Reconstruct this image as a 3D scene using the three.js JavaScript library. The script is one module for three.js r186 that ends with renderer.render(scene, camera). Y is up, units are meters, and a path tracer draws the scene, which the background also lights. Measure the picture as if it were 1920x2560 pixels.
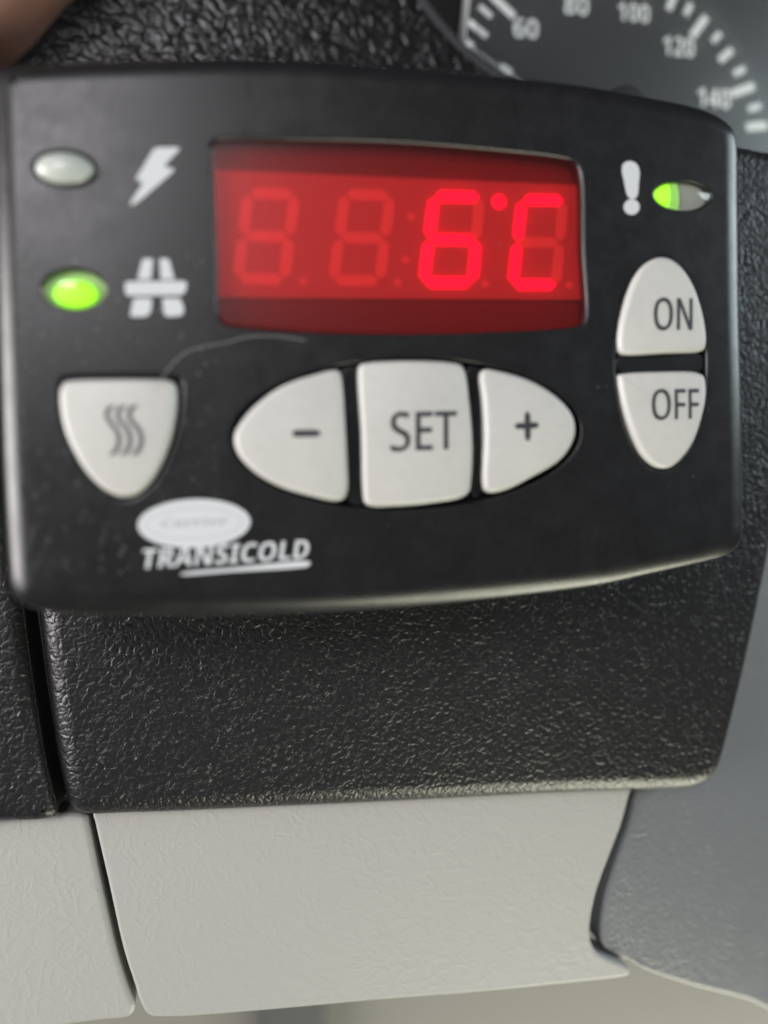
import * as THREE from 'three';
import { mergeGeometries } from 'three/addons/utils/BufferGeometryUtils.js';
import { FontLoader } from 'three/addons/loaders/FontLoader.js';
import { MarchingCubes } from 'three/addons/objects/MarchingCubes.js';
import { RectAreaLightUniformsLib } from 'three/addons/lights/RectAreaLightUniformsLib.js';

// ---------------------------------------------------------------- camera, light, exposure
// World frame: the face of the control unit is the plane z = 0, x to the right, y up. Metres.
const scene = new THREE.Scene();
const camera = new THREE.PerspectiveCamera(66.095, 768 / 1024, 0.01, 10);
camera.position.set(-29.89, -21.535, 113.542).multiplyScalar(0.001);
camera.up.set(0.04429, 0.99879, -0.02134);
camera.lookAt(camera.position.clone().add(new THREE.Vector3(0.21505, -0.03039, -0.97613)));
camera.focus = 0.1427;
camera.userData.fStop = 5.4;
const renderer = new THREE.WebGLRenderer({ antialias: true });
renderer.toneMapping = THREE.LinearToneMapping;
renderer.toneMappingExposure = 1.0;
renderer.shadowMap.enabled = true;
RectAreaLightUniformsLib.init();
scene.background = new THREE.Color().setRGB(0.02, 0.021, 0.023);      // dim cab interior all round

// daylight through the cab's windows and one added fill lamp, all outside the frame
const lightSpecs = [
  { name: 'door_window', label: 'driver door window left of the dashboard', category: 'window', at: [-0.62, 0.02, 0.20], to: [0, 0, 0], w: 0.50, h: 0.32, color: [1.0, 0.965, 0.945], power: 17, glow: 0.4 },
  { name: 'rear_side_window', label: 'rear side window high behind the driver on the left', category: 'window', at: [-0.36, 0.52, 1.06], to: [0, 0, 0], w: 0.44, h: 0.42, color: [1.0, 0.965, 1.0], power: 12, glow: 0.4 },
  { name: 'passenger_window', label: 'long passenger side window right of the dashboard', category: 'window', at: [1.15, 0.34, 0.28], to: [0.05, 0.02, 0], w: 0.95, h: 0.46, color: [0.80, 0.95, 1.0], power: 7.0, glow: 0.4 },
  { name: 'added_fill_lamp', label: 'added warm fill lamp low under the dashboard right side', category: 'lamp', at: [0.23, -0.48, 0.06], to: [0.03, -0.03, -0.01], w: 0.58, h: 0.22, color: [1.0, 0.99, 0.78], power: 9, glow: 0.4 },  // added stand-in for a bright surface below; brightens the lower bevels and lips
];

// ---------------------------------------------------------------- helpers
const S = 0.001;                                                        // shapes below are written in millimetres
function rng(seed) { let a = seed >>> 0; return () => { a = (a + 0x6D2B79F5) >>> 0; let t = a; t = Math.imul(t ^ (t >>> 15), t | 1); t ^= t + Math.imul(t ^ (t >>> 7), t | 61); return ((t ^ (t >>> 14)) >>> 0) / 4294967296; }; }
const names = new Map();
function numbered(n) { const k = names.get(n) || 0; names.set(n, k + 1); return k ? `${n}_${String(k).padStart(3, '0')}` : n; }
function mesh(name, geos, mat, parent) {
  geos = [].concat(geos).map((g) => { g = g.index ? g.toNonIndexed() : g; for (const k of Object.keys(g.attributes)) if (!['position', 'normal', 'uv'].includes(k)) g.deleteAttribute(k); return g; });
  const g = geos.length > 1 ? mergeGeometries(geos) : geos[0];
  g.scale(S, S, S);
  const p = g.attributes.position, uv = new Float32Array(p.count * 2), nn = g.attributes.normal;
  for (let i = 0; i < p.count; i++) {                                   // uv in metres, box-projected in object space
    const ax = Math.abs(nn.getX(i)), ay = Math.abs(nn.getY(i)), az = Math.abs(nn.getZ(i));
    if (az >= 0.35 || (az >= ax && az >= ay)) { uv[2 * i] = p.getX(i); uv[2 * i + 1] = p.getY(i); }
    else if (ax > ay) { uv[2 * i] = p.getZ(i); uv[2 * i + 1] = p.getY(i); }
    else { uv[2 * i] = p.getX(i); uv[2 * i + 1] = p.getZ(i); }
  }
  g.setAttribute('uv', new THREE.BufferAttribute(uv, 2));
  const m = new THREE.Mesh(g, mat);
  m.name = parent ? name : numbered(name); m.castShadow = m.receiveShadow = true;
  (parent || scene).add(m);
  return m;
}
function group(name, parent) { const o = new THREE.Group(); o.name = parent ? name : numbered(name); (parent || scene).add(o); return o; }
function tag(o, label, category, kind, grp) { if (label) o.userData.label = label; if (category) o.userData.category = category; if (kind) o.userData.kind = kind; if (grp) o.userData.group = grp; return o; }
const area2 = (p) => p.reduce((s, a, i) => { const b = p[(i + 1) % p.length]; return s + a[0] * b[1] - b[0] * a[1]; }, 0);
function ccw(p) { return area2(p) < 0 ? p.slice().reverse() : p; }
function smooth(p, n = 120) {
  const c = new THREE.CatmullRomCurve3(ccw(p).map(([x, y]) => new THREE.Vector3(x, y, 0)), true, 'centripetal'); c.arcLengthDivisions = 800;
  return c.getSpacedPoints(n).slice(0, n).map((v) => [v.x, v.y]);
}
function outward(p) { return p.map((_, i) => { const a = p[(i + p.length - 1) % p.length], b = p[(i + 1) % p.length]; const dx = b[0] - a[0], dy = b[1] - a[1], l = Math.hypot(dx, dy) || 1; return [dy / l, -dx / l]; }); }
function inset(p, d) { const n = outward(p); return p.map((q, i) => [q[0] - n[i][0] * d, q[1] - n[i][1] * d]); }
function insetClean(p, d) { const q = inset(p, d); return q.filter((a) => { let m = Infinity; for (const b of p) { const e = Math.hypot(a[0] - b[0], a[1] - b[1]); if (e < m) m = e; } return m >= d * 0.97; }); }
function roundPoly(p, r, n = 5) { p = ccw(p); const o = []; p.forEach((b, i) => { const a = p[(i + p.length - 1) % p.length], c = p[(i + 1) % p.length], la = Math.hypot(a[0] - b[0], a[1] - b[1]), lc = Math.hypot(c[0] - b[0], c[1] - b[1]), ra = Math.min(r, la * 0.45) / la, rc = Math.min(r, lc * 0.45) / lc, s = [b[0] + (a[0] - b[0]) * ra, b[1] + (a[1] - b[1]) * ra], e = [b[0] + (c[0] - b[0]) * rc, b[1] + (c[1] - b[1]) * rc]; for (let k = 0; k <= n; k++) { const t = k / n; o.push([s[0] * (1 - t) ** 2 + 2 * b[0] * t * (1 - t) + e[0] * t * t, s[1] * (1 - t) ** 2 + 2 * b[1] * t * (1 - t) + e[1] * t * t]); } }); return o; }
function centroid(p) { let a = 0, x = 0, y = 0; p.forEach((q, i) => { const r = p[(i + 1) % p.length], c = q[0] * r[1] - r[0] * q[1]; a += c; x += (q[0] + r[0]) * c; y += (q[1] + r[1]) * c; }); return [x / (3 * a), y / (3 * a)]; }
// wall of rings [inset, z, phi]: phi 0 faces outward, 90 faces the viewer; inward = true for the wall of a hole
function wall(p, rings, inward = false) {
  const n = outward(p), N = p.length, pos = [], nor = [], idx = [], s = inward ? -1 : 1;
  for (const [d, z, phi] of rings) { const c = Math.cos(phi * Math.PI / 180), q = Math.sin(phi * Math.PI / 180); p.forEach((a, i) => { pos.push(a[0] - n[i][0] * d, a[1] - n[i][1] * d, z); nor.push(s * n[i][0] * c, s * n[i][1] * c, q); }); }
  for (let r = 0; r + 1 < rings.length; r++) for (let i = 0; i < N; i++) { const j = (i + 1) % N, a = r * N + i, b = r * N + j, c = a + N, d = b + N; idx.push(a, b, d, a, d, c); }
  const g = new THREE.BufferGeometry();
  g.setAttribute('position', new THREE.Float32BufferAttribute(pos, 3)); g.setAttribute('normal', new THREE.Float32BufferAttribute(nor, 3));
  g.setAttribute('uv', new THREE.Float32BufferAttribute(new Float32Array(pos.length / 3 * 2), 2)); g.setIndex(idx);
  return g;
}
function shapeOf(p, holes = []) { const sh = new THREE.Shape(p.map(([x, y]) => new THREE.Vector2(x, y))); holes.forEach((h) => sh.holes.push(new THREE.Path(h.map(([x, y]) => new THREE.Vector2(x, y))))); return sh; }
function cap(p, z, holes) { return new THREE.ShapeGeometry(shapeOf(p, holes)).translate(0, 0, z); }
function roundRings(r, z0, n = 8, rz = r) { const o = []; for (let i = 0; i <= n; i++) { const t = i / n * Math.PI / 2; o.push([r * (1 - Math.cos(t)), z0 - rz + rz * Math.sin(t), Math.atan2(Math.sin(t) / rz, Math.cos(t) / r) * 180 / Math.PI]); } return o; }
// slab with a rounded front edge: outline p, front at z, back at zb
function slab(p, z, zb, r, holes = [], n = 8) { return [wall(p, [[0, zb, 0], ...roundRings(r, z, n)]), cap(insetClean(p, r), z, holes)]; }
function slabWithHole(p, hole, z, zb) { return [...slab(p, z, zb, 0.5, [hole]), wall(hole, [[0, z, 0], [0, zb, 0]], true)]; }
// domed key: side wall, rounded shoulder, gently bowed top; returns geometry and its height function
function dome(p, zb, z, r, rise, rings = 9) {
  const q = inset(p, r), c = centroid(q), N = p.length, pos = [], idx = [], n = outward(p);
  const a2 = Math.max(...p.map((v) => Math.abs(v[0] - c[0]))), b2 = Math.max(...p.map((v) => Math.abs(v[1] - c[1])));
  const height = (x, y) => z + rise * (1 - ((x - c[0]) / a2) ** 2 - ((y - c[1]) / b2) ** 2);
  p.forEach((v) => pos.push(v[0], v[1], zb));
  for (const [d, zz] of roundRings(r, z, 6)) p.forEach((v, i) => { const x = v[0] - n[i][0] * d, y = v[1] - n[i][1] * d; pos.push(x, y, height(x, y) + zz - z); });
  for (let k = 1; k < rings; k++) { const s = 1 - k / rings; q.forEach((v) => { const x = c[0] + (v[0] - c[0]) * s, y = c[1] + (v[1] - c[1]) * s; pos.push(x, y, height(x, y)); }); }
  const R = 8 + rings - 1;
  for (let rr = 0; rr + 1 < R; rr++) for (let i = 0; i < N; i++) { const j = (i + 1) % N, a = rr * N + i, b = rr * N + j; idx.push(a, b, b + N, a, b + N, a + N); }
  pos.push(c[0], c[1], height(c[0], c[1])); const last = R * N;
  for (let i = 0; i < N; i++) idx.push((R - 1) * N + i, (R - 1) * N + (i + 1) % N, last);
  const g = new THREE.BufferGeometry(); g.setAttribute('position', new THREE.Float32BufferAttribute(pos, 3)); g.setIndex(idx);
  g.setAttribute('uv', new THREE.Float32BufferAttribute(new Float32Array(pos.length / 3 * 2), 2)); g.computeVertexNormals();
  return { g, height };
}
// split every triangle in four, so that print can follow a bowed key
function split(g) { const p = (g.index ? g.toNonIndexed() : g).attributes.position, o = [], v = (i) => [p.getX(i), p.getY(i), p.getZ(i)], m = (a, b) => a.map((k, i) => (k + b[i]) / 2); for (let i = 0; i < p.count; i += 3) { const a = v(i), b = v(i + 1), c = v(i + 2), ab = m(a, b), bc = m(b, c), ca = m(c, a); o.push(...a, ...ab, ...ca, ...ab, ...b, ...bc, ...ca, ...bc, ...c, ...ab, ...bc, ...ca); } const r = new THREE.BufferGeometry(); r.setAttribute('position', new THREE.Float32BufferAttribute(o, 3)); r.setAttribute('uv', new THREE.Float32BufferAttribute(new Float32Array(o.length / 3 * 2), 2)); return r; }
const font = await new FontLoader().loadAsync('fonts/droid/droid_sans_regular.typeface.json');
const fontBold = await new FontLoader().loadAsync('fonts/droid/droid_sans_bold.typeface.json');
const fontSerif = await new FontLoader().loadAsync('fonts/droid/droid_serif_bold.typeface.json');
// flat lettering fitted to the parallelogram (baseline left, baseline right, top right)
function lettering(text, f, [bl, br, tr], z, skew = 0) {
  let g = new THREE.ShapeGeometry(f.generateShapes(text, 10), 6); if (typeof z === 'function') g = split(split(g)); g.computeBoundingBox();
  const b = g.boundingBox, p = g.attributes.position, H = b.max.y - b.min.y, W = b.max.x - b.min.x + skew * H;
  for (let i = 0; i < p.count; i++) {
    const v = (p.getY(i) - b.min.y) / H, u = (p.getX(i) - b.min.x + skew * H * v) / W;
    const x = bl[0] + (br[0] - bl[0]) * u + (tr[0] - br[0]) * v, y = bl[1] + (br[1] - bl[1]) * u + (tr[1] - br[1]) * v;
    p.setXYZ(i, x, y, typeof z === 'function' ? z(x, y) : z);
  }
  g.computeVertexNormals(); return g;
}
function ribbon(path, w, z, n = 40) {
  const c = new THREE.CatmullRomCurve3(path.map(([x, y]) => new THREE.Vector3(x, y, 0))), pos = [], idx = [];
  for (let i = 0; i <= n; i++) { const p = c.getPoint(i / n), t = c.getTangent(i / n), k = w / 2 * Math.min(1, 0.35 + 6 * Math.min(i, n - i) / n); for (const s of [1, -1]) { const x = p.x - t.y * k * s, y = p.y + t.x * k * s; pos.push(x, y, z(x, y)); } if (i < n) idx.push(2 * i, 2 * i + 1, 2 * i + 3, 2 * i, 2 * i + 3, 2 * i + 2); }
  const g = new THREE.BufferGeometry(); g.setAttribute('position', new THREE.Float32BufferAttribute(pos, 3)); g.setAttribute('uv', new THREE.Float32BufferAttribute(new Float32Array(pos.length / 3 * 2), 2)); g.setIndex(idx); g.computeVertexNormals(); return g;
}
function box(x0, x1, y0, y1, z0, z1) { return new THREE.BoxGeometry(x1 - x0, y1 - y0, z1 - z0).translate((x0 + x1) / 2, (y0 + y1) / 2, (z0 + z1) / 2); }

// ---------------------------------------------------------------- procedural relief
function cells(n, seed) { const r = rng(seed), a = new Float32Array(n * n * 2); for (let i = 0; i < a.length; i++) a[i] = r(); return (x, y) => { // distances to the two nearest seeds, tiling
  const cx = Math.floor(x), cy = Math.floor(y); let f1 = 9, f2 = 9;
  for (let j = -1; j <= 1; j++) for (let i = -1; i <= 1; i++) { const gx = ((cx + i) % n + n) % n, gy = ((cy + j) % n + n) % n, k = 2 * (gy * n + gx), d = Math.hypot(cx + i + a[k] - x, cy + j + a[k + 1] - y); if (d < f1) { f2 = f1; f1 = d; } else if (d < f2) f2 = d; }
  return [f1, f2]; }; }
function valueNoise(n, seed) { const r = rng(seed), a = new Float32Array(n * n).map(() => r()); const s = (t) => t * t * (3 - 2 * t); return (x, y) => { const X = Math.floor(x), Y = Math.floor(y), u = s(x - X), v = s(y - Y), g = (i, j) => a[(((Y + j) % n + n) % n) * n + ((X + i) % n + n) % n]; return (g(0, 0) * (1 - u) + g(1, 0) * u) * (1 - v) + (g(0, 1) * (1 - u) + g(1, 1) * u) * v; }; }
function texture(size, f, tile, srgb = false) {
  const d = new Uint8Array(size * size * 4);
  for (let y = 0; y < size; y++) for (let x = 0; x < size; x++) { const h = f(x / size, y / size), k = 4 * (y * size + x), v = Math.max(0, Math.min(255, Math.round(h * 255))); d[k] = d[k + 1] = d[k + 2] = v; d[k + 3] = 255; }
  const t = new THREE.DataTexture(d, size, size); t.wrapS = t.wrapT = THREE.RepeatWrapping; t.magFilter = THREE.LinearFilter; t.minFilter = THREE.LinearMipmapLinearFilter; t.generateMipmaps = true;
  t.repeat.set(1 / tile, 1 / tile); if (srgb) t.colorSpace = THREE.SRGBColorSpace; t.needsUpdate = true; return t;
}
// pebbled grain: rounded bumps of two sizes with rounded valleys, warped so that no row shows
function bumps(n, seed, k) { const r = rng(seed), a = new Float32Array(n * n * 3); for (let i = 0; i < a.length; i++) a[i] = r(); return (x, y) => { const cx = Math.floor(x), cy = Math.floor(y); let s = 0; for (let j = -1; j <= 1; j++) for (let i = -1; i <= 1; i++) { const q = 3 * ((((cy + j) % n + n) % n) * n + ((cx + i) % n + n) % n); s += (0.4 + 0.6 * a[q + 2]) * Math.exp(-k * ((cx + i + a[q] - x) ** 2 + (cy + j + a[q + 1] - y) ** 2)); } return Math.log(s + 0.02) / k; }; }
function pebble(seed, n) {
  const A = bumps(n, seed, 7), B = bumps(n * 2, seed + 1, 6), w1 = valueNoise(n, seed + 2), w2 = valueNoise(n, seed + 3), v = valueNoise(n / 4, seed + 4);
  return (u, t) => {
    const x = u * n + 1.1 * (w1(u * n, t * n) - 0.5), y = t * n + 1.1 * (w2(u * n, t * n) - 0.5), k = v(u * n / 4, t * n / 4);
    return 0.62 + 0.75 * A(x, y) * (0.6 + 0.6 * k) + 0.22 * B(2 * x, 2 * y);
  };
}
// hide grain: flat patches parted by soft raised veins
function veins(seed, n) {
  const A = cells(n, seed), B = cells(n * 2, seed + 1), w1 = valueNoise(n, seed + 2), w2 = valueNoise(n, seed + 3), v1 = valueNoise(n * 4, seed + 6), v2 = valueNoise(n * 4, seed + 7), k = valueNoise(n / 2, seed + 4);
  return (u, t) => {
    const x = u * n + 1.2 * (w1(u * n, t * n) - 0.5) + 0.3 * (v1(u * n * 4, t * n * 4) - 0.5), y = t * n + 1.2 * (w2(u * n, t * n) - 0.5) + 0.3 * (v2(u * n * 4, t * n * 4) - 0.5), m = k(u * n / 2, t * n / 2);
    const [a, b] = A(x, y), [c, d] = B(2 * x, 2 * y), e = Math.exp(-(((b - a) / 0.30) ** 2)), g = Math.exp(-(((d - c) / 0.34) ** 2));
    return 0.3 + 0.38 * e * (0.3 + 0.9 * m) + 0.16 * g * (1.2 - m) + 0.08 * v1(u * n * 4 + 3, t * n * 4);
  };
}
const blackGrain = texture(1024, pebble(11, 64), 0.052);
const creamGrain = texture(1024, veins(23, 22), 0.056);
const coarseGrain = texture(1024, pebble(37, 28), 0.060);
const spark = (() => { const a = valueNoise(256, 5), b = valueNoise(128, 6); return texture(1024, (u, v) => 0.5 * a(u * 256, v * 256) + 0.5 * b(u * 128, v * 128), 0.030); })();
const brushed = (() => { const a = valueNoise(64, 8), b = valueNoise(256, 9), c = valueNoise(16, 10); return texture(1024, (u, v) => 0.45 + 0.06 * (a(u * 64, v * 64) - 0.5) + 0.10 * (b(u * 256, v * 256) - 0.5) + 0.08 * (c(u * 16, v * 16) - 0.5), 0.040); })();

// ---------------------------------------------------------------- materials (linear base colours)
const mottle = (() => { const a = valueNoise(8, 41), b = valueNoise(32, 42), c = valueNoise(128, 43); return texture(512, (u, v) => 0.94 + 0.025 * a(u * 8, v * 8) + 0.02 * b(u * 32, v * 32) + 0.015 * c(u * 128, v * 128), 0.035, true); })();
const C = (r, g, b) => new THREE.Color().setRGB(r, g, b);
const std = (o) => new THREE.MeshStandardMaterial(o), phy = (o) => new THREE.MeshPhysicalMaterial(o);
const M = {
  housing: std({ color: C(0.009, 0.009, 0.010), roughness: 0.74, roughnessMap: brushed, bumpMap: spark, bumpScale: 0.000009 }),
  well: std({ color: C(0.012, 0.012, 0.014), roughness: 0.5 }),
  key: phy({ map: mottle, color: C(0.475, 0.47, 0.45), roughness: 0.42, bumpMap: spark, bumpScale: 0.000004, sheen: 0.1 }),
  ink: std({ color: C(0.022, 0.022, 0.026), roughness: 0.6 }),
  inkGrey: std({ color: C(0.09, 0.085, 0.095), roughness: 0.6 }),
  print: std({ color: C(0.50, 0.52, 0.54), roughness: 0.6 }),
  printGrey: std({ color: C(0.33, 0.34, 0.36), roughness: 0.6 }),
  lens: phy({ color: C(0.97, 0.42, 0.42), roughness: 0.3, transmission: 1, thickness: 0, ior: 1.49 }),
  module: std({ color: C(0.43, 0.42, 0.42), roughness: 0.6, bumpMap: spark, bumpScale: 0.00001 }),
  moduleFloor: std({ color: C(0.13, 0.115, 0.11), roughness: 0.7 }),
  segOff: std({ color: C(0.70, 0.68, 0.67), roughness: 0.5 }),
  segOn: std({ color: C(0.5, 0.05, 0.06), roughness: 0.5, emissive: C(1.0, 0.012, 0.10), emissiveIntensity: 2.6 }),
  ledClear: phy({ color: C(0.86, 0.93, 0.86), roughness: 0.12, transmission: 1, thickness: 0, ior: 1.5 }),
  ledMilk: phy({ color: C(0.40, 0.43, 0.40), roughness: 0.3, clearcoat: 0.3 }),
  ledBowl: std({ color: C(0.50, 0.66, 0.30), roughness: 0.6 }),
  ledBowlGrey: std({ color: C(0.34, 0.30, 0.31), roughness: 0.5 }),
  ledLit: std({ color: C(0.2, 0.6, 0.05), roughness: 0.5, emissive: C(0.42, 1.0, 0.01), emissiveIntensity: 1.1 }),
  ledDim: std({ color: C(0.3, 0.5, 0.15), roughness: 0.5, emissive: C(0.42, 1.0, 0.05), emissiveIntensity: 0.3 }),
  hairm: std({ color: C(0.34, 0.33, 0.32), roughness: 0.5 }),
  dust: std({ color: C(0.42, 0.42, 0.43), roughness: 0.9 }),
  black: std({ color: C(0.008, 0.0077, 0.009), roughness: 0.39, bumpMap: blackGrain, bumpScale: 0.00030 }),
  hood: std({ color: C(0.006, 0.006, 0.0065), roughness: 0.32, bumpMap: coarseGrain, bumpScale: 0.0007 }),
  lip: std({ color: C(0.03, 0.031, 0.034), roughness: 0.55, bumpMap: spark, bumpScale: 0.000009 }),
  cream: std({ color: C(0.30, 0.298, 0.285), roughness: 0.5, bumpMap: creamGrain, bumpScale: 0.00012 }),
  shroud: std({ color: C(0.125, 0.130, 0.142), roughness: 0.45, bumpMap: blackGrain, bumpScale: 0.00026 }),
  backing: std({ color: C(0.008, 0.008, 0.009), roughness: 0.8 }),
  dial: std({ color: C(0.022, 0.022, 0.023), roughness: 0.5, bumpMap: spark, bumpScale: 0.00001 }),
  dialWhite: std({ color: C(0.88, 0.89, 0.87), roughness: 0.6 }),
  cover: phy({ color: C(0.96, 0.97, 0.97), roughness: 0.28, transmission: 1, thickness: 0, ior: 1.3 }),
  knob: std({ color: C(0.012, 0.012, 0.013), roughness: 0.5 }),
  floor: std({ color: C(0.17, 0.165, 0.15), roughness: 0.9, bumpMap: coarseGrain, bumpScale: 0.0004 }),
  pedal: std({ color: C(0.05, 0.052, 0.052), roughness: 0.7 }),
  skin: phy({ color: C(0.20, 0.088, 0.058), roughness: 0.55, bumpMap: spark, bumpScale: 0.00004 }),
  frame: std({ color: C(0.02, 0.02, 0.022), roughness: 0.6 }),
};

// ---------------------------------------------------------------- windows and added fill lamp outside the frame
for (const L of lightSpecs) {
  const o = group(L.name); tag(o, L.label, L.category);
  o.position.set(...L.at); o.up.set(0, 1, 0); o.lookAt(...L.to);        // +z of the group faces the dashboard
  const w = L.w * 500, h = L.h * 500, pane = std({ color: C(0.1, 0.1, 0.1), roughness: 0.3, emissive: C(...L.color), emissiveIntensity: L.glow });
  const r = [[-w, -h], [w, -h], [w, h], [-w, h]], R = r.map(([x, y]) => [x + Math.sign(x) * 25, y + Math.sign(y) * 25]);
  mesh('pane', box(-w, w, -h, h, -8, -2), pane, o);
  mesh('frame', slabWithHole(R, r, 4, -16), M.frame, o);
  const l = new THREE.RectAreaLight(C(...L.color), L.power, L.w, L.h);
  l.name = L.name + '_light'; l.position.set(...L.at); l.lookAt(...L.to); scene.add(l);
}

// ---------------------------------------------------------------- dashboard
{
  const p = (a, n) => smooth(a, n);
  tag(mesh('dashboard_panel', slab(p([[-60.52, -39.62], [-59.69, -51.82], [-58.81, -63.28], [-57.74, -72.44], [-57.09, -75.35], [-56.12, -77.11], [-53.71, -78.14], [-48.02, -78.73], [-37.02, -79.73], [-19.79, -81.06], [-0.15, -82.65], [19.2, -84.07], [35.14, -85.26], [53.8, -86.91], [62.98, -87.7], [67.01, -87.77], [70.72, -86.95], [73.26, -85.03], [74.88, -81.8], [76.77, -76.36], [80.49, -64.41], [85.14, -47.74], [92.31, -18.93], [97.78, 19.36], [99.45, 45.64], [87.74, 47.35], [79.75, 48.3], [58.11, 49.05], [0.52, 47.81], [-61.73, 43.22], [-64.3, 23.01], [-63.12, -4.02], [-61.65, -25.99]], 260), -32, -44, 4.4), M.black), 'black grained dashboard panel behind and below the control unit', 'dashboard', 'structure');
  tag(mesh('dashboard_panel', slab(p([[-62.5, -39.48], [-61.8, -48.84], [-60.99, -58.69], [-60.11, -67.21], [-59.3, -72.24], [-58.56, -75.87], [-59.15, -77.21], [-61.26, -77.57], [-67.67, -76.94], [-86.14, -74.92], [-85.94, -36.77], [-82.99, 41.9], [-66.72, 42.91], [-67.1, 22.93], [-65.32, -3.99], [-63.59, -26.59]], 200), -32, -44, 2.6), M.black), 'narrow black grained dashboard panel left of the dark groove', 'dashboard', 'structure');
  tag(mesh('lower_trim_panel', slab(p([[-53.28, -78.54], [-53.03, -80.57], [-51.25, -91.6], [-49.08, -105.27], [-47.48, -111.89], [-46.58, -115.53], [-45.26, -118.05], [-41.85, -119.07], [-25.48, -120.95], [-2.43, -123.02], [19.45, -125.24], [38.55, -126.79], [47.96, -127.5], [51.69, -127.63], [53.29, -127.3], [53.23, -126.25], [51.03, -124.74], [48.1, -123.11], [45.76, -121.34], [44.55, -119.07], [44.26, -116.71], [44.75, -113.02], [46.3, -107.68], [49.79, -100.04], [52.39, -94.38], [54.14, -89.18], [55.07, -86.37], [38.44, -85.22], [-3.78, -82.49], [-41.49, -79.45]], 300), -37, -46, 0.7), M.cream), 'pale grey grained lower dashboard panel right of the thin groove', 'trim panel', 'structure');
  tag(mesh('lower_trim_panel', slab(p([[-54.41, -79.14], [-54.13, -80.43], [-52.46, -92.09], [-50.17, -105.99], [-48.69, -112.13], [-47.6, -116.1], [-48.6, -117.81], [-53.87, -117.66], [-64.16, -117.13], [-90.02, -114.0], [-89.82, -74.57], [-68.92, -77.7]], 200), -37, -46, 1.2), M.cream), 'pale grey grained lower dashboard panel left of the thin groove', 'trim panel', 'structure');
  const sh = slab(p([[58.19, -87.47], [55.74, -95.64], [52.91, -101.37], [49.36, -109.13], [47.78, -114.55], [47.28, -118.3], [47.75, -121.08], [50.11, -123.49], [54.0, -126.17], [58.49, -129.6], [72.37, -137.62], [89.06, -146.19], [128.99, -169.28], [142.0, -101.41], [126.32, -33.58], [74.14, -31.15]], 200), -39, -54, 0.9);
  for (const g of sh) { const q = g.attributes.position; for (let i = 0; i < q.count; i++) q.setZ(i, q.getZ(i) - 0.22 * (q.getX(i) - 50)); g.computeVertexNormals(); }
  tag(mesh('column_cover', sh, M.shroud), 'slate grey steering column cover right of the pale trim panel', 'cover', 'structure');
  tag(mesh('dashboard_backing', box(-120, 62, -108, 42, -66, -62), M.backing), 'black backing behind the dashboard gaps', 'backing', 'structure');
  const hp = p([[23.36, 99.65], [25.39, 96.12], [27.08, 93.65], [31.87, 88.25], [35.28, 85.13], [41.75, 80.49], [48.88, 76.89], [59.29, 72.06], [67.73, 65.7], [7.97, 53.83], [-101.05, 48.48], [-97.96, 106.71], [10.65, 120.34]], 220);
  const hood = mesh('instrument_hood', [wall(hp, [[2.2, -72.2, 90], [2.2, -70.6, 90]]), cap(inset(hp, 2.2), -70.6), wall(hp, [[2.2, -90, 0], [2.2, -72, 0]])], M.hood);
  tag(hood, 'black coarse grained instrument hood above the control unit', 'hood', 'structure');
  const lip = mesh('lip', [wall(hp, [[0, -90, 0], ...roundRings(1.2, -70, 6), [2.1, -70, 90], [2.3, -71, 90]])], M.lip, hood);
  tag(mesh('footwell_wall', box(-400, 500, -500, 120, -184, -180), M.floor), 'blurred grey beige footwell wall below the trim panels', 'wall', 'structure');
  const pd = mesh('pedal', slab(smooth([[-21, -262], [2, -262], [3, -250], [3.5, -190], [2, -185], [-18, -184], [-20, -188], [-21, -250]], 60), -168, -180, 3), M.pedal);
  tag(pd, 'dark blurred pedal below the pale trim panel', 'pedal');
}

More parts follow.
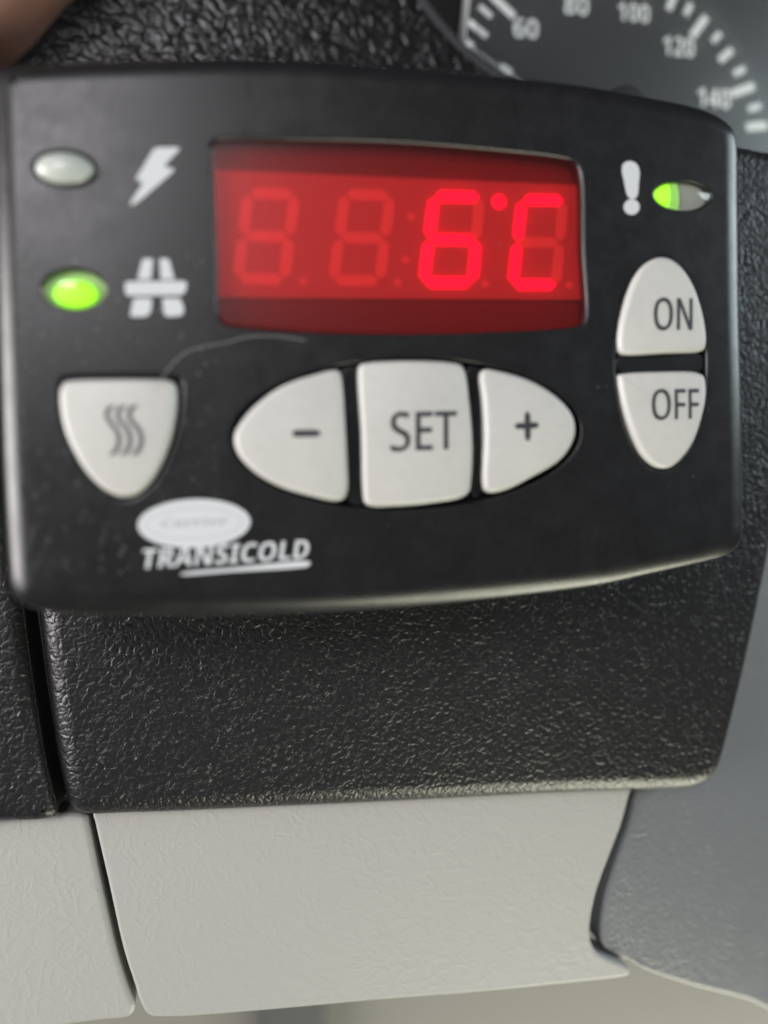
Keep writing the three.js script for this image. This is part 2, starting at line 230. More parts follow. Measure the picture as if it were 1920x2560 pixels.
// ---------------------------------------------------------------- instrument cluster
{
  const o = group('instrument_cluster'); tag(o, 'dark speedometer with white numerals and tick marks behind the control unit', 'speedometer');
  const dp = smooth([[41.82, 113.8], [40.09, 101.65], [38.93, 93.55], [38.76, 91.83], [39.57, 90.6], [50.69, 83.8], [61.86, 75.98], [72.74, 61.02], [170.35, 54.28], [172.45, 148.1], [44.1, 131.99]], 240);
  mesh('dial_face', slab(dp, -80.06, -84, 0.3), M.dial, o);
  mesh('dial_rim', wall(inset(dp, -0.25), [[0, -85, 0], [0, -80.1, 0], [0.1, -79.95, 90], [0.3, -79.95, 90]]), M.dialWhite, o);
  mesh('back_plate', box(20, 220, 20, 180, -96, -92), M.backing, o);
  const W = [14, 20, 16, 14, 16, 18, 16, 20, 16, 19, 17, 21, 16, 21];
  [[[45.97, 97.98], [42.83, 100.4]], [[52.21, 98.53], [45.75, 103.79]], [[44.6, 92.92], [39.78, 96.22]], [[40.73, 90.09], [38.95, 91.15]], [[50.92, 84.12], [48.03, 85.83]], [[96.62, 104.41], [98.93, 109.08]], [[101.78, 103.5], [103.58, 106.65]], [[103.56, 97.89], [108.14, 103.54]], [[109.92, 97.03], [112.35, 99.6]], [[111.88, 92.01], [115.84, 95.35]], [[116.28, 88.77], [119.73, 90.55]], [[115.37, 83.27], [122.51, 85.95]], [[120.55, 79.48], [124.53, 80.72]], [[119.78, 74.51], [126.42, 75.35]]].forEach(([a, b], i) => {
    const dx = b[0] - a[0], dy = b[1] - a[1], l = Math.hypot(dx, dy), w = W[i] / 9.4 / 2, nx = -dy / l * w, ny = dx / l * w;
    mesh('tick_mark', new THREE.ExtrudeGeometry(shapeOf([[a[0] + nx, a[1] + ny], [a[0] - nx, a[1] - ny], [b[0] - nx, b[1] - ny], [b[0] + nx, b[1] + ny]]), { depth: 0.08, bevelEnabled: false }).translate(0, 0, -80.05), M.dialWhite, o);
  });
  for (const [t, ...q] of [["60", [51.69, 93.22], [58.66, 93.39], [58.84, 98.51]], ["80", [66.08, 100.49], [73.14, 100.61], [73.31, 105.8]], ["100", [81.57, 100.22], [90.87, 100.3], [91.02, 105.17]], ["120", [94.68, 92.26], [104.13, 92.26], [104.28, 97.42]], ["140", [104.71, 79.1], [114.88, 79.11], [115.03, 84.44]]]) mesh('numeral', lettering(t, fontBold, q, -79.97), M.dialWhite, o);
  mesh('cover_glass', box(-24, 76, -60, 100, -0.4, 0.4).rotateY(0.088).translate(62, 90, -72.6), M.cover, o);
  const [k0, k1] = [[69.29, 64.82], [74.77, 65.18]];
  const kr = k1[0] - k0[0];
  mesh('reset_knob', [new THREE.LatheGeometry([[0, 18], [kr * 0.8, 18], [kr * 0.95, 17.6], [kr, 16.5], [kr, 0]].map(([a, b]) => new THREE.Vector2(a, b)), 40).rotateX(Math.PI / 2).translate(k0[0], k0[1], -73)], M.knob, o);
}

// ---------------------------------------------------------------- the control unit
{
  const o = group('refrigeration_controller'); tag(o, 'black cab control unit with red digital display and pale grey buttons', 'controller');
  const out = smooth([[-54.56, 36.89], [-48.93, 37.75], [-39.45, 38.96], [-28.52, 40.02], [-14.21, 40.9], [-1.6, 40.98], [13.56, 40.91], [23.46, 40.77], [32.38, 40.28], [40.51, 39.51], [48.79, 38.58], [53.04, 37.56], [55.18, 36.52], [56.86, 34.91], [57.4, 32.71], [57.31, 24.16], [57.04, 4.28], [57.04, -9.06], [56.82, -25.17], [56.76, -29.89], [56.63, -31.58], [56.06, -32.96], [55.34, -33.94], [53.33, -35.04], [50.13, -35.66], [38.28, -37.35], [31.1, -38.33], [17.27, -39.16], [4.08, -39.58], [-8.51, -39.68], [-26.35, -39.11], [-43.04, -37.96], [-49.99, -37.23], [-53.76, -36.4], [-55.28, -35.74], [-56.26, -34.78], [-56.72, -33.75], [-56.99, -32.08], [-57.07, -29.43], [-57.11, -15.75], [-56.83, -0.98], [-56.49, 14.16], [-56.12, 27.6], [-55.93, 33.49], [-55.62, 35.64], [-55.28, 36.41]], 300);
  const wells = { three: smooth([[27.46, -13.57], [27.08, -15.48], [25.97, -17.34], [24.16, -19.09], [21.72, -20.69], [18.7, -22.1], [15.22, -23.27], [11.36, -24.19], [7.25, -24.83], [2.98, -25.19], [-1.32, -25.25], [-5.55, -25.03], [-9.62, -24.53], [-13.41, -23.78], [-16.86, -22.8], [-19.9, -21.61], [-22.45, -20.24], [-24.48, -18.74], [-25.95, -17.12], [-26.82, -15.43], [-27.1, -13.71], [-26.76, -11.98], [-25.83, -10.29], [-24.31, -8.68], [-22.23, -7.17], [-19.64, -5.8], [-16.58, -4.61], [-13.11, -3.61], [-9.31, -2.85], [-5.26, -2.34], [-1.05, -2.1], [3.23, -2.14], [7.47, -2.47], [11.55, -3.09], [15.37, -3.98], [18.83, -5.13], [21.81, -6.51], [24.23, -8.09], [26.01, -9.83], [27.1, -11.67]], 110), onoff: smooth([[49.86, -3.41], [49.67, -6.16], [49.27, -8.85], [48.68, -11.4], [47.9, -13.75], [46.96, -15.83], [45.88, -17.6], [44.69, -19.01], [43.42, -20.03], [42.1, -20.63], [40.77, -20.8], [39.46, -20.54], [38.2, -19.86], [37.02, -18.78], [35.96, -17.33], [35.02, -15.54], [34.25, -13.46], [33.65, -11.14], [33.24, -8.65], [33.02, -6.03], [33.01, -3.35], [33.2, -0.67], [33.58, 1.94], [34.15, 4.42], [34.9, 6.72], [35.81, 8.77], [36.85, 10.53], [38.0, 11.96], [39.24, 13.02], [40.53, 13.68], [41.85, 13.93], [43.16, 13.75], [44.43, 13.15], [45.63, 12.14], [46.73, 10.74], [47.7, 8.98], [48.51, 6.9], [49.15, 4.57], [49.59, 2.03], [49.83, -0.65]], 110), heat: smooth([[-49.5, -7.25], [-49.29, -5.31], [-48.58, -4.53], [-46.72, -4.35], [-41.74, -4.32], [-34.72, -4.43], [-33.17, -4.64], [-32.56, -5.44], [-32.54, -7.99], [-32.91, -10.4], [-33.7, -13.34], [-34.87, -16.26], [-36.56, -19.29], [-38.45, -21.23], [-40.03, -22.1], [-41.44, -22.24], [-43.06, -21.77], [-44.99, -20.24], [-46.76, -18.01], [-48.22, -15.08], [-49.18, -11.93], [-49.53, -9.07]], 110), disp: smooth([[-28.1, 26.55], [-27.65, 27.9], [-26.2, 28.55], [-15.54, 29.16], [-1.37, 29.63], [13.55, 29.37], [25.3, 28.77], [27.89, 28.17], [28.76, 26.48], [28.85, 14.45], [28.99, 4.02], [28.24, 2.44], [25.99, 1.87], [12.52, 1.03], [-0.68, 0.7], [-13.25, 0.86], [-23.54, 1.5], [-26.87, 1.99], [-27.89, 2.99], [-27.98, 12.89], [-28.1, 22.89]], 140), led1: smooth([[-42.35, 22.75], [-42.56, 22.15], [-42.97, 21.6], [-43.59, 21.12], [-44.36, 20.74], [-45.26, 20.47], [-46.23, 20.34], [-47.23, 20.34], [-48.21, 20.47], [-49.12, 20.73], [-49.9, 21.1], [-50.53, 21.57], [-50.98, 22.11], [-51.22, 22.7], [-51.24, 23.29], [-51.05, 23.88], [-50.64, 24.42], [-50.04, 24.9], [-49.29, 25.28], [-48.4, 25.55], [-47.44, 25.7], [-46.44, 25.71], [-45.46, 25.59], [-44.54, 25.33], [-43.74, 24.96], [-43.09, 24.49], [-42.63, 23.95], [-42.38, 23.36]], 60), led2: smooth([[-42.1, 6.86], [-42.27, 6.19], [-42.65, 5.57], [-43.24, 5.01], [-43.99, 4.55], [-44.86, 4.22], [-45.83, 4.02], [-46.82, 3.98], [-47.8, 4.08], [-48.72, 4.32], [-49.52, 4.69], [-50.18, 5.18], [-50.66, 5.75], [-50.93, 6.38], [-50.98, 7.04], [-50.82, 7.69], [-50.45, 8.31], [-49.88, 8.86], [-49.15, 9.31], [-48.29, 9.65], [-47.33, 9.86], [-46.34, 9.92], [-45.36, 9.83], [-44.43, 9.6], [-43.61, 9.23], [-42.94, 8.74], [-42.44, 8.17], [-42.16, 7.53]], 60), led3: smooth([[51.53, 23.34], [51.33, 22.74], [50.87, 22.17], [50.16, 21.67], [49.25, 21.25], [48.18, 20.93], [47.0, 20.74], [45.77, 20.69], [44.57, 20.77], [43.44, 20.97], [42.44, 21.3], [41.63, 21.73], [41.03, 22.24], [40.69, 22.8], [40.6, 23.39], [40.79, 23.98], [41.24, 24.54], [41.92, 25.05], [42.82, 25.47], [43.87, 25.79], [45.03, 25.98], [46.25, 26.05], [47.46, 25.98], [48.61, 25.78], [49.63, 25.46], [50.46, 25.03], [51.08, 24.52], [51.44, 23.95]], 60) };
  const depth = { three: 3, onoff: 3, heat: 3, disp: 2.7, led1: 2, led2: 2, led3: 2 }, rim = { three: 0.35, onoff: 0.35, heat: 0.7, disp: 0.5, led1: 0.35, led2: 0.35, led3: 0.35 };
  const body = [wall(out, [[3.5, -22, 0], [1.2, -20, 0], [0, -3, 0], ...roundRings(3.7, 0, 14, 2.5)]), cap(insetClean(out, 3.7), 0, Object.values(wells)), cap(inset(out, 3.5), -22).rotateY(0)];
  for (const k in wells) {
    const r = rim[k], R = []; for (let i = 0; i <= 6; i++) { const t = i / 6 * Math.PI / 2; R.push([r * Math.sin(t), -r + r * Math.cos(t), 90 - i * 15]); }
    body.push(wall(wells[k], [...R, [r, -depth[k], 0]], true));
    if (k !== 'disp') body.push(cap(inset(wells[k], r), -depth[k]));
  }
  mesh('housing', body, M.housing, o);
  mesh('mounting_bracket', [...slab(smooth([[-28, -20], [28, -20], [30, -18], [30, 12], [28, 14], [-28, 14], [-30, 12], [-30, -18]], 80), -20, -32.2, 0.5)], M.well, o);

  // display
  const di = inset(wells.disp, 0.5);
  mesh('display_floor', cap(di, -2.65), M.moduleFloor, o);
  const mod = [[-27.19, 24.63], [29.13, 24.97], [29.56, 6.98], [-27.65, 6.55]];
  mesh('display_module', slab(ccw(mod), -1.9, -2.6, 0.12, [], 3), M.module, o);
  const seg = (a, b, w) => { const dx = b[0] - a[0], dy = b[1] - a[1], l = Math.hypot(dx, dy), tx = dx / l, ty = dy / l, g = 0.16, h = w / 2; const q = (s, n) => [a[0] + tx * s - ty * n, a[1] + ty * s + tx * n]; return ccw([q(g, 0), q(g + h, h), q(l - g - h, h), q(l - g, 0), q(l - g - h, -h), q(g + h, -h)]); };
  const lit = ['', '', 'afgedc', 'afed'];
  [[[-23.24, 22.27], [-14.87, 22.39], [-17.21, 8.43], [-25.61, 8.42]], [[-9.14, 22.71], [-0.61, 22.8], [-2.98, 8.54], [-11.7, 8.39]], [[4.45, 23.02], [13.46, 23.15], [11.56, 8.5], [2.04, 8.34]], [[18.61, 23.04], [27.24, 23.26], [25.42, 8.43], [16.26, 8.28]]].forEach(([tl, tr, br, bl], i) => {
    const d = group('digit', o), w = 1.7, h = w / 2;
    // centre-lines lie half a stroke inside the outer corners
    const L = (p, q, t) => [p[0] + (q[0] - p[0]) * t, p[1] + (q[1] - p[1]) * t];
    const tx = h / Math.hypot(tr[0] - tl[0], tr[1] - tl[1]), ty = h / Math.hypot(bl[0] - tl[0], bl[1] - tl[1]);
    const at = (u, v) => L(L(tl, tr, u), L(bl, br, u), v);
    const A = at(tx, ty), B = at(1 - tx, ty), Cc = at(tx, 0.5), Dd = at(1 - tx, 0.5), E = at(tx, 1 - ty), F = at(1 - tx, 1 - ty);
    const segs = { a: [A, B], b: [B, Dd], c: [Dd, F], d: [E, F], e: [Cc, E], f: [A, Cc], g: [Cc, Dd] };
    for (const k in segs) { const s = mesh('segment', slab(seg(...segs[k], w), -1.75, -1.92, 0.05, [], 2), lit[i].includes(k) ? M.segOn : M.segOff, d); if (lit[i].includes(k)) s.userData.label = 'lit red segment'; }
  });
  const disc = (c, r) => { const q = []; for (let i = 0; i < 28; i++) q.push([c[0] + r * Math.cos(i / 14 * Math.PI), c[1] + r * Math.sin(i / 14 * Math.PI)]); return q; };
  mesh('degree_dot', slab(disc([15.52, 21.78], 1.12), -1.75, -1.92, 0.05, [], 2), M.segOn, o);
  for (const c of [[-15.15, 9.03], [-0.96, 9.15], [12.87, 9.18], [26.88, 9.21], [1.51, 18.96], [0.44, 12.58]]) mesh('decimal_point', slab(disc(c, 0.62), -1.78, -1.92, 0.05, [], 2), M.segOff, o);
  const lp = inset(wells.disp, 0.55);
  mesh('display_lens', [...slab(lp, -0.45, -1.4, 0.3, [], 4), cap(lp, -1.4).rotateX(0)], M.lens, o);

  // keys
  const bold = (t, q, z) => [-0.07, 0, 0.07].map((d, i) => lettering(t, font, q.map(([x, y]) => [x + d, y + d * 0.6]), (x, y) => z(x, y) + 0.004 * i));
  const key = (p, legend, rise = 0.45) => { const d = dome(smooth(p, 110), -2.9, 0.75, 0.75, rise); const b = mesh('button', d.g, M.key, o); legend((x, y) => d.height(x, y) + 0.045, b); return b; };
  key([[-49.01, -7.26], [-48.85, -6.35], [-48.26, -5.58], [-47.51, -5.39], [-41.78, -5.28], [-36.05, -5.35], [-34.51, -5.5], [-33.88, -5.97], [-33.7, -7.04], [-33.84, -9.31], [-34.43, -12.25], [-35.47, -15.31], [-37.03, -18.34], [-38.67, -20.28], [-39.99, -21.17], [-41.27, -21.38], [-42.52, -21.07], [-44.23, -19.94], [-45.89, -18.04], [-47.48, -15.1], [-48.57, -11.94], [-48.98, -9.07]], (z, b) => { for (const w of [[[-41.86, -8.95], [-42.63, -9.33], [-43.02, -10.1], [-42.71, -11.09], [-42.01, -11.96], [-41.58, -13.08], [-41.67, -14.26], [-42.16, -15.16], [-42.87, -15.7]], [[-40.42, -8.97], [-41.19, -9.35], [-41.58, -10.13], [-41.28, -11.12], [-40.56, -11.99], [-40.14, -13.11], [-40.23, -14.3], [-40.71, -15.2], [-41.43, -15.74]], [[-38.97, -8.99], [-39.75, -9.37], [-40.14, -10.15], [-39.83, -11.15], [-39.11, -12.02], [-38.68, -13.15], [-38.78, -14.33], [-39.26, -15.25], [-39.98, -15.78]]]) mesh('legend', ribbon(w, 0.62, z), M.inkGrey, b); }).userData.label = 'pale grey button with three heat waves';
  key([[-11.0, -4.15], [-14.34, -4.78], [-19.3, -6.52], [-23.28, -9.37], [-25.45, -11.9], [-26.15, -13.49], [-25.78, -15.74], [-23.67, -18.38], [-19.91, -20.78], [-15.07, -22.44], [-12.11, -23.15], [-10.93, -22.94], [-10.28, -21.8], [-10.18, -16.84], [-10.25, -10.24], [-10.39, -5.63], [-10.61, -4.48]], (z, b) => { const [a, c] = [[-18.06, -13.29], [-13.99, -13.32]]; mesh('legend', ribbon([a, [(a[0] * 2 + c[0]) / 3, (a[1] * 2 + c[1]) / 3], c], 1.0, z, 12), M.ink, b); }).userData.label = 'pale grey minus button';
  key([[-7.93, -4.33], [-7.62, -3.41], [-6.59, -3.11], [-0.76, -2.87], [6.24, -3.12], [7.83, -3.47], [8.4, -4.36], [8.88, -8.85], [9.17, -15.69], [8.8, -20.82], [8.48, -22.53], [7.44, -23.34], [1.9, -24.11], [-3.33, -24.29], [-6.75, -24.14], [-7.68, -23.57], [-7.92, -21.89], [-7.86, -13.59]], (z, b) => { const [p, q, r] = [[-3.74, -16.24], [6.35, -16.18], [6.56, -10.44], [-3.51, -10.44]]; mesh('legend', bold('SET', [p, q, r], z), M.ink, b); }).userData.label = 'pale grey SET button';
  key([[10.83, -4.78], [11.58, -4.17], [13.39, -4.38], [18.85, -6.04], [23.26, -8.7], [25.45, -11.19], [25.99, -13.31], [25.5, -15.42], [23.31, -18.17], [18.33, -20.81], [14.57, -22.42], [11.98, -22.9], [10.91, -22.45], [10.62, -21.23], [11.03, -14.03], [10.97, -8.88]], (z, b) => { const [p, q, r, s] = [[15.65, -12.96], [19.52, -12.84], [17.75, -10.8], [17.66, -15.21]]; mesh('legend', [ribbon([p, [(p[0] + q[0]) / 2, (p[1] + q[1]) / 2], q], 0.95, z, 12), ribbon([r, [(r[0] + s[0]) / 2, (r[1] + s[1]) / 2], s], 0.95, (x, y) => z(x, y) + 0.004, 12)], M.ink, b); }).userData.label = 'pale grey plus button';
  key([[34.0, -1.49], [33.75, -0.34], [33.97, 2.21], [34.62, 4.76], [35.7, 7.82], [37.06, 10.39], [38.82, 12.22], [40.56, 13.15], [42.0, 13.37], [43.44, 13.05], [45.14, 11.85], [46.82, 9.55], [48.19, 6.2], [49.11, 2.56], [49.34, 0.21], [49.1, -1.1], [48.4, -1.49], [42.11, -1.83], [34.68, -1.95]], (z, b) => mesh('legend', bold('ON', [[39.51, 1.62], [46.33, 1.71], [46.49, 6.81]], z), M.ink, b)).userData.label = 'pale grey ON button';
  key([[33.73, -5.19], [34.45, -4.99], [40.58, -4.77], [47.56, -4.89], [48.73, -5.42], [49.04, -6.86], [48.86, -9.22], [47.93, -12.36], [46.35, -16.0], [44.21, -18.69], [42.42, -19.94], [40.96, -20.15], [39.53, -19.72], [37.57, -18.1], [35.96, -15.22], [34.66, -11.6], [33.92, -8.25], [33.65, -5.95]], (z, b) => mesh('legend', bold('OFF', [[38.73, -12.47], [47.17, -12.43], [47.31, -7.57]], z), M.ink, b)).userData.label = 'pale grey OFF button';
  for (const p of [[[-9.92, -3.86], [-7.98, -3.54], [-7.74, -13.53], [-7.89, -23.97], [-9.77, -23.56], [-9.57, -13.49]], [[9.16, -3.62], [10.85, -3.9], [10.92, -13.96], [10.55, -22.95], [9.26, -23.52], [9.76, -13.94]], [[34.13, -2.24], [48.93, -2.14], [48.95, -4.38], [34.06, -4.45]]]) mesh('divider_bar', slab(smooth(p, 60), -0.45, -3.2, 0.25, [], 4), M.housing, o);

  // indicator lamps
  const lamp = (p, wellp, kind) => {
    const g = group('indicator_lamp', o), q = smooth(p, 60);
    const c = centroid(q), sc = (s, dx, dy) => q.map(([x, y]) => [c[0] + (x - c[0]) * s + dx, c[1] + (y - c[1]) * s + dy]);
    if (kind === 'off') { mesh('lens', dome(q, -1.9, -0.1, 0.3, 1.0).g, M.ledMilk, g); }
    else {
      mesh('reflector', slab(q, -1.0, -1.95, 0.1, [], 2), kind === 'on' ? M.ledBowl : M.ledBowlGrey, g);
      const e = kind === 'on' ? dome(sc(0.70, 0.1, -0.55), -1.0, -0.5, 0.2, 0.45) : dome(smooth(sc(0.93, -0.1, 0).filter(([x]) => x < c[0] - 1.9), 50), -1.0, -0.5, 0.2, 0.4);
      mesh('emitter', e.g, M.ledLit, g);
      if (kind === 'half') mesh('glow_ring', dome(smooth(sc(0.95, 0, 0).filter(([x]) => x < c[0] - 0.2), 50), -1.05, -0.74, 0.2, 0.22).g, M.ledDim, g);
      mesh('lens', dome(q, -0.9, -0.05, 0.15, 0.75).g, M.ledClear, g);
    }
    return g;
  };
  lamp([[-43.33, 23.04], [-43.48, 22.57], [-43.8, 22.13], [-44.3, 21.74], [-44.93, 21.41], [-45.66, 21.18], [-46.46, 21.05], [-47.29, 21.02], [-48.1, 21.09], [-48.86, 21.27], [-49.53, 21.54], [-50.07, 21.89], [-50.46, 22.3], [-50.67, 22.75], [-50.71, 23.22], [-50.57, 23.69], [-50.25, 24.13], [-49.77, 24.52], [-49.15, 24.84], [-48.43, 25.07], [-47.63, 25.21], [-46.81, 25.25], [-45.99, 25.18], [-45.22, 25.01], [-44.55, 24.74], [-43.99, 24.39], [-43.59, 23.98], [-43.37, 23.52]], 0, 'off').userData.label = 'unlit white indicator lamp beside the lightning symbol';
  lamp([[-42.47, 6.9], [-42.62, 6.31], [-42.98, 5.75], [-43.51, 5.25], [-44.21, 4.84], [-45.02, 4.54], [-45.91, 4.37], [-46.83, 4.32], [-47.74, 4.41], [-48.58, 4.63], [-49.33, 4.97], [-49.94, 5.4], [-50.38, 5.91], [-50.64, 6.48], [-50.69, 7.07], [-50.54, 7.65], [-50.2, 8.2], [-49.67, 8.69], [-49.0, 9.1], [-48.2, 9.4], [-47.32, 9.59], [-46.4, 9.64], [-45.49, 9.56], [-44.63, 9.35], [-43.87, 9.02], [-43.25, 8.59], [-42.79, 8.07], [-42.53, 7.5]], 0, 'on').userData.label = 'bright green indicator lamp beside the motorway symbol';
  lamp([[50.96, 23.39], [50.79, 22.87], [50.37, 22.38], [49.73, 21.94], [48.9, 21.58], [47.92, 21.31], [46.84, 21.15], [45.72, 21.1], [44.62, 21.16], [43.58, 21.34], [42.67, 21.63], [41.92, 22.0], [41.37, 22.44], [41.05, 22.93], [40.98, 23.44], [41.15, 23.95], [41.55, 24.44], [42.18, 24.87], [42.99, 25.23], [43.96, 25.51], [45.02, 25.68], [46.14, 25.74], [47.24, 25.68], [48.29, 25.5], [49.22, 25.23], [49.99, 24.86], [50.55, 24.41], [50.88, 23.92]], 0, 'half').userData.label = 'indicator lamp glowing green at its left end';

  // printed marks
  const print = (name, pts, mat = M.print, z = 0.04) => mesh(name, [cap(ccw(pts), z), wall(ccw(pts), [[0, -0.05, 0], [0, z, 0]])], mat, o);
  print('lightning_symbol', inset(roundPoly([[-35.03, 26.64], [-31.9, 26.85], [-31.65, 26.56], [-31.85, 26.11], [-33.89, 23.94], [-32.73, 23.96], [-32.48, 23.62], [-32.77, 23.12], [-35.39, 20.78], [-36.83, 19.48], [-38.16, 18.41], [-38.76, 18.28], [-39.0, 18.6], [-38.08, 20.14], [-37.07, 21.63], [-37.84, 21.7], [-38.08, 22.04], [-36.78, 24.17], [-35.57, 26.17]], 0.5), 0.18));
  { const parts = []; [[[-37.63, 11.43], [-35.85, 11.48], [-36.31, 8.22], [-38.55, 8.18]], [[-35.43, 11.49], [-33.81, 11.53], [-33.09, 8.28], [-35.36, 8.24]], [[-39.82, 8.28], [-31.8, 8.49], [-31.47, 7.86], [-31.65, 6.96], [-32.31, 6.14], [-39.93, 5.94], [-40.23, 6.82], [-40.1, 7.89]], [[-39.04, 6.01], [-36.24, 6.05], [-36.51, 3.85], [-37.23, 3.13], [-39.47, 3.07], [-39.65, 3.64]], [[-35.33, 6.06], [-32.54, 6.1], [-31.95, 4.26], [-32.52, 3.26], [-34.8, 3.15], [-35.16, 3.68]]].forEach((p, i) => { const q = inset(roundPoly(p, 0.45), 0.2); parts.push(cap(q, 0.04 + (i === 2 ? 0.004 : 0))); }); mesh('motorway_symbol', parts, M.print, o); }
  mesh('warning_symbol', [cap(smooth([[35.39, 26.94], [35.59, 27.7], [36.27, 28.17], [37.07, 28.28], [37.96, 27.9], [38.43, 26.91], [38.26, 24.92], [37.97, 23.01], [37.44, 22.45], [36.74, 22.42], [36.16, 23.01], [35.7, 25.06]], 60), 0.04), cap(smooth([[38.28, 21.19], [38.24, 20.92], [38.13, 20.66], [37.95, 20.42], [37.73, 20.22], [37.46, 20.06], [37.16, 19.96], [36.85, 19.92], [36.55, 19.94], [36.26, 20.02], [36.0, 20.15], [35.79, 20.34], [35.63, 20.56], [35.54, 20.82], [35.51, 21.09], [35.56, 21.36], [35.67, 21.62], [35.84, 21.85], [36.06, 22.06], [36.33, 22.21], [36.62, 22.31], [36.93, 22.36], [37.24, 22.34], [37.53, 22.26], [37.79, 22.13], [38.0, 21.94], [38.16, 21.72], [38.25, 21.46]], 36), 0.04)], M.print, o);
  const badge = print('oval_badge', smooth([[-24.41, -25.53], [-24.54, -26.14], [-24.9, -26.72], [-25.48, -27.27], [-26.27, -27.75], [-27.25, -28.17], [-28.37, -28.5], [-29.6, -28.74], [-30.91, -28.88], [-32.25, -28.91], [-33.59, -28.84], [-34.87, -28.66], [-36.07, -28.4], [-37.15, -28.04], [-38.08, -27.61], [-38.82, -27.12], [-39.37, -26.57], [-39.7, -26.0], [-39.81, -25.41], [-39.69, -24.83], [-39.35, -24.26], [-38.79, -23.73], [-38.04, -23.24], [-37.11, -22.83], [-36.02, -22.49], [-34.82, -22.24], [-33.53, -22.09], [-32.2, -22.04], [-30.86, -22.1], [-29.56, -22.25], [-28.33, -22.51], [-27.21, -22.86], [-26.25, -23.29], [-25.46, -23.79], [-24.88, -24.34], [-24.53, -24.93]], 80));
  { const r = smooth([[-25.55, -25.53], [-25.66, -25.9], [-25.97, -26.27], [-26.47, -26.6], [-27.14, -26.91], [-27.97, -27.17], [-28.92, -27.37], [-29.98, -27.52], [-31.1, -27.6], [-32.24, -27.62], [-33.38, -27.57], [-34.49, -27.46], [-35.51, -27.3], [-36.44, -27.07], [-37.24, -26.8], [-37.88, -26.49], [-38.35, -26.15], [-38.64, -25.79], [-38.73, -25.42], [-38.63, -25.05], [-38.34, -24.7], [-37.86, -24.37], [-37.21, -24.07], [-36.41, -23.81], [-35.48, -23.6], [-34.45, -23.45], [-33.35, -23.35], [-32.21, -23.32], [-31.07, -23.36], [-29.95, -23.46], [-28.9, -23.63], [-27.95, -23.85], [-27.12, -24.12], [-26.45, -24.43], [-25.96, -24.78], [-25.66, -25.15]], 80); mesh('badge_line', [wall(r, [[-0.06, 0.048, 90], [0.06, 0.048, 90]])], M.printGrey, badge); mesh('badge_lettering', lettering('Carrier', fontSerif, [[-36.83, -25.86], [-27.23, -25.94], [-27.17, -24.59]], 0.05, 0.25), M.printGrey, badge); }
  mesh('brand_lettering', lettering('TRANSICOLD', fontBold, [[-39.76, -31.46], [-16.22, -31.31], [-15.95, -28.52]], 0.044, 0.1), M.print, o);
  print('underline_bar', smooth([[-34.42, -32.38], [-27.15, -32.01], [-16.2, -31.75], [-16.03, -32.02], [-16.35, -32.4], [-17.0, -32.54], [-27.17, -32.58], [-34.42, -32.53]], 80), M.print, 0.036);
}

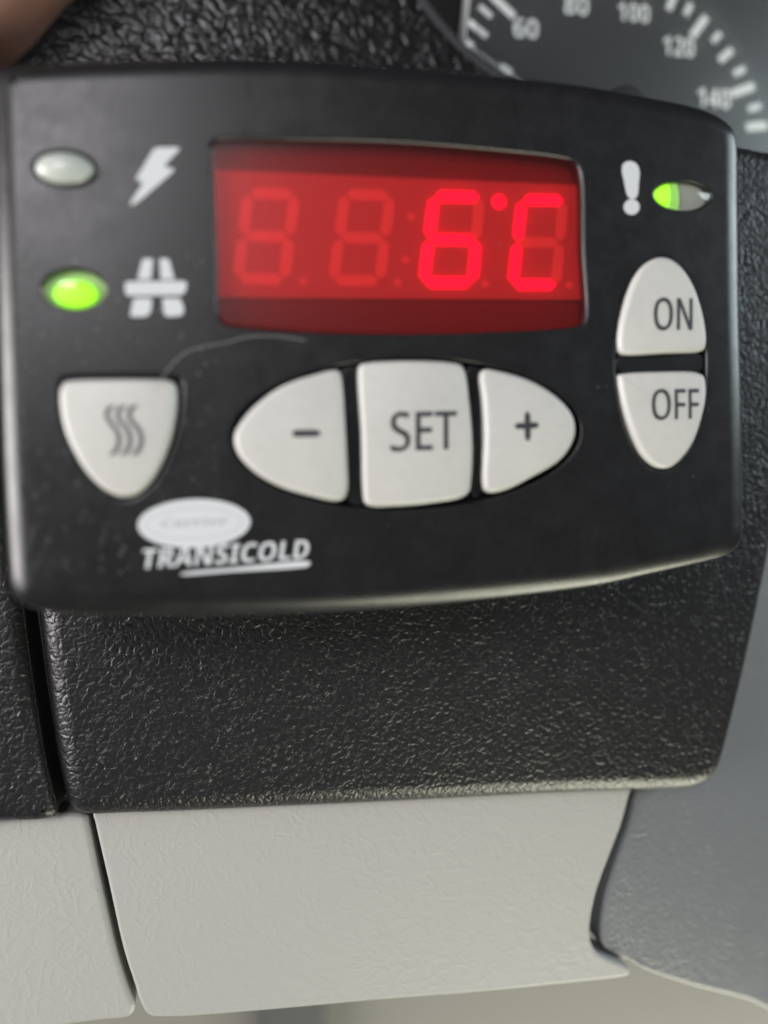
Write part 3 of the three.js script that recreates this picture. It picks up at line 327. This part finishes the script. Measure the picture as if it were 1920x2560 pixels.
// ---------------------------------------------------------------- hand, hair, dust
{
  const bones = [[[-150, -10, -30], [-108, 12, -22], 19, 17], [[-108, 12, -22], [-90, 35, -12], 16, 12], [[-90, 35, -12], [-61, 51, -7], 11.6, 10.4], [[-61, 51, -7], [-39, 69, -6], 10.4, 8.6],
    [[-140, 20, -30], [-96, 62, -38], 17, 14], [[-96, 62, -38], [-74, 92, -34], 9.5, 8.6], [[-74, 92, -34], [-58, 112, -22], 8.6, 7.4],
    [[-150, 20, -28], [-108, 74, -34], 15, 10], [[-108, 74, -34], [-88, 108, -28], 9.6, 8.6], [[-88, 108, -28], [-72, 126, -14], 8.6, 7.4],
    [[-160, 10, -26], [-122, 78, -28], 14, 10], [[-122, 78, -28], [-106, 108, -20], 9, 8.2], [[-106, 108, -20], [-92, 122, -6], 8, 7],
    [[-165, 0, -24], [-136, 72, -22], 13, 9], [[-136, 72, -22], [-124, 98, -14], 8, 7.4], [[-124, 98, -14], [-114, 110, -2], 7.2, 6.2]];
  const N = 76, mc = new MarchingCubes(N, new THREE.MeshStandardMaterial(), false, false, 120000), cx = -100, cy = 50, cz = -18, half = 90;
  const dist = (x, y, z, [a, b, r0, r1]) => { const ux = b[0] - a[0], uy = b[1] - a[1], uz = b[2] - a[2], t = Math.max(0, Math.min(1, ((x - a[0]) * ux + (y - a[1]) * uy + (z - a[2]) * uz) / (ux * ux + uy * uy + uz * uz))); return Math.hypot(x - a[0] - ux * t, y - a[1] - uy * t, z - a[2] - uz * t) - (r0 + (r1 - r0) * t); };
  mc.isolation = 0;
  for (let k = 0; k < N; k++) for (let j = 0; j < N; j++) for (let i = 0; i < N; i++) {
    const x = cx + (i / (N / 2) - 1) * half, y = cy + (j / (N / 2) - 1) * half, z = cz + (k / (N / 2) - 1) * half;
    let s = 0; for (const b of bones) s += Math.exp(-dist(x, y, z, b) / 1.4);
    let d = -1.4 * Math.log(Math.max(s, 1e-30)); if (x < -178) d = Math.max(d, -178 - x + 0.0);
    mc.field[i + j * N + k * N * N] = Math.max(-60, Math.min(60, -d));
  }
  mc.update();
  const n = mc.count, g = new THREE.BufferGeometry(), q = new Float32Array(n * 3);
  for (let i = 0; i < n; i++) { q[3 * i] = cx + mc.positionArray[3 * i] * half; q[3 * i + 1] = cy + mc.positionArray[3 * i + 1] * half; q[3 * i + 2] = cz + mc.positionArray[3 * i + 2] * half; }
  g.setAttribute('position', new THREE.BufferAttribute(q, 3)); g.setAttribute('normal', new THREE.BufferAttribute(mc.normalArray.slice(0, n * 3), 3)); g.setAttribute('uv', new THREE.BufferAttribute(new Float32Array(n * 2), 2));
  tag(mesh('person', g, M.skin), 'bare thumb of a hand reaching in at the top left corner', 'person');

  const hp = [[-36.63, -6.94], [-35.49, -5.04], [-34.3, -3.45], [-32.35, -1.66], [-29.8, -0.76], [-26.6, -0.24], [-23.99, 0.54], [-19.43, 0.69], [-15.48, 0.11]].map(([x, y], i) => new THREE.Vector3(x, y, i < 3 ? 1.3 - i * 0.5 : 0.14));
  tag(mesh('hair_strand', new THREE.TubeGeometry(new THREE.CatmullRomCurve3(hp), 60, 0.045, 6), M.hairm), 'fine pale hair lying above the heat wave button', 'hair');

  const r = rng(77), sp = [];
  for (let i = 0; i < 560; i++) {
    const left = r() < 0.93, x = left ? -54 + 26 * Math.pow(r(), 1.4) : -50 + 105 * r(), y = left ? -32 + 44 * r() : -30 + 62 * r(), s = 0.03 + 0.06 * Math.pow(r(), 3);
    sp.push(new THREE.TetrahedronGeometry(s, 1).scale(1 + r(), 1, 0.6).rotateZ(r() * 6).translate(x, y, 0.02));
  }
  tag(mesh('dust', sp, M.dust), 'fine grey dust specks scattered over the control unit face', 'dust', 'stuff');
}

renderer.render(scene, camera);
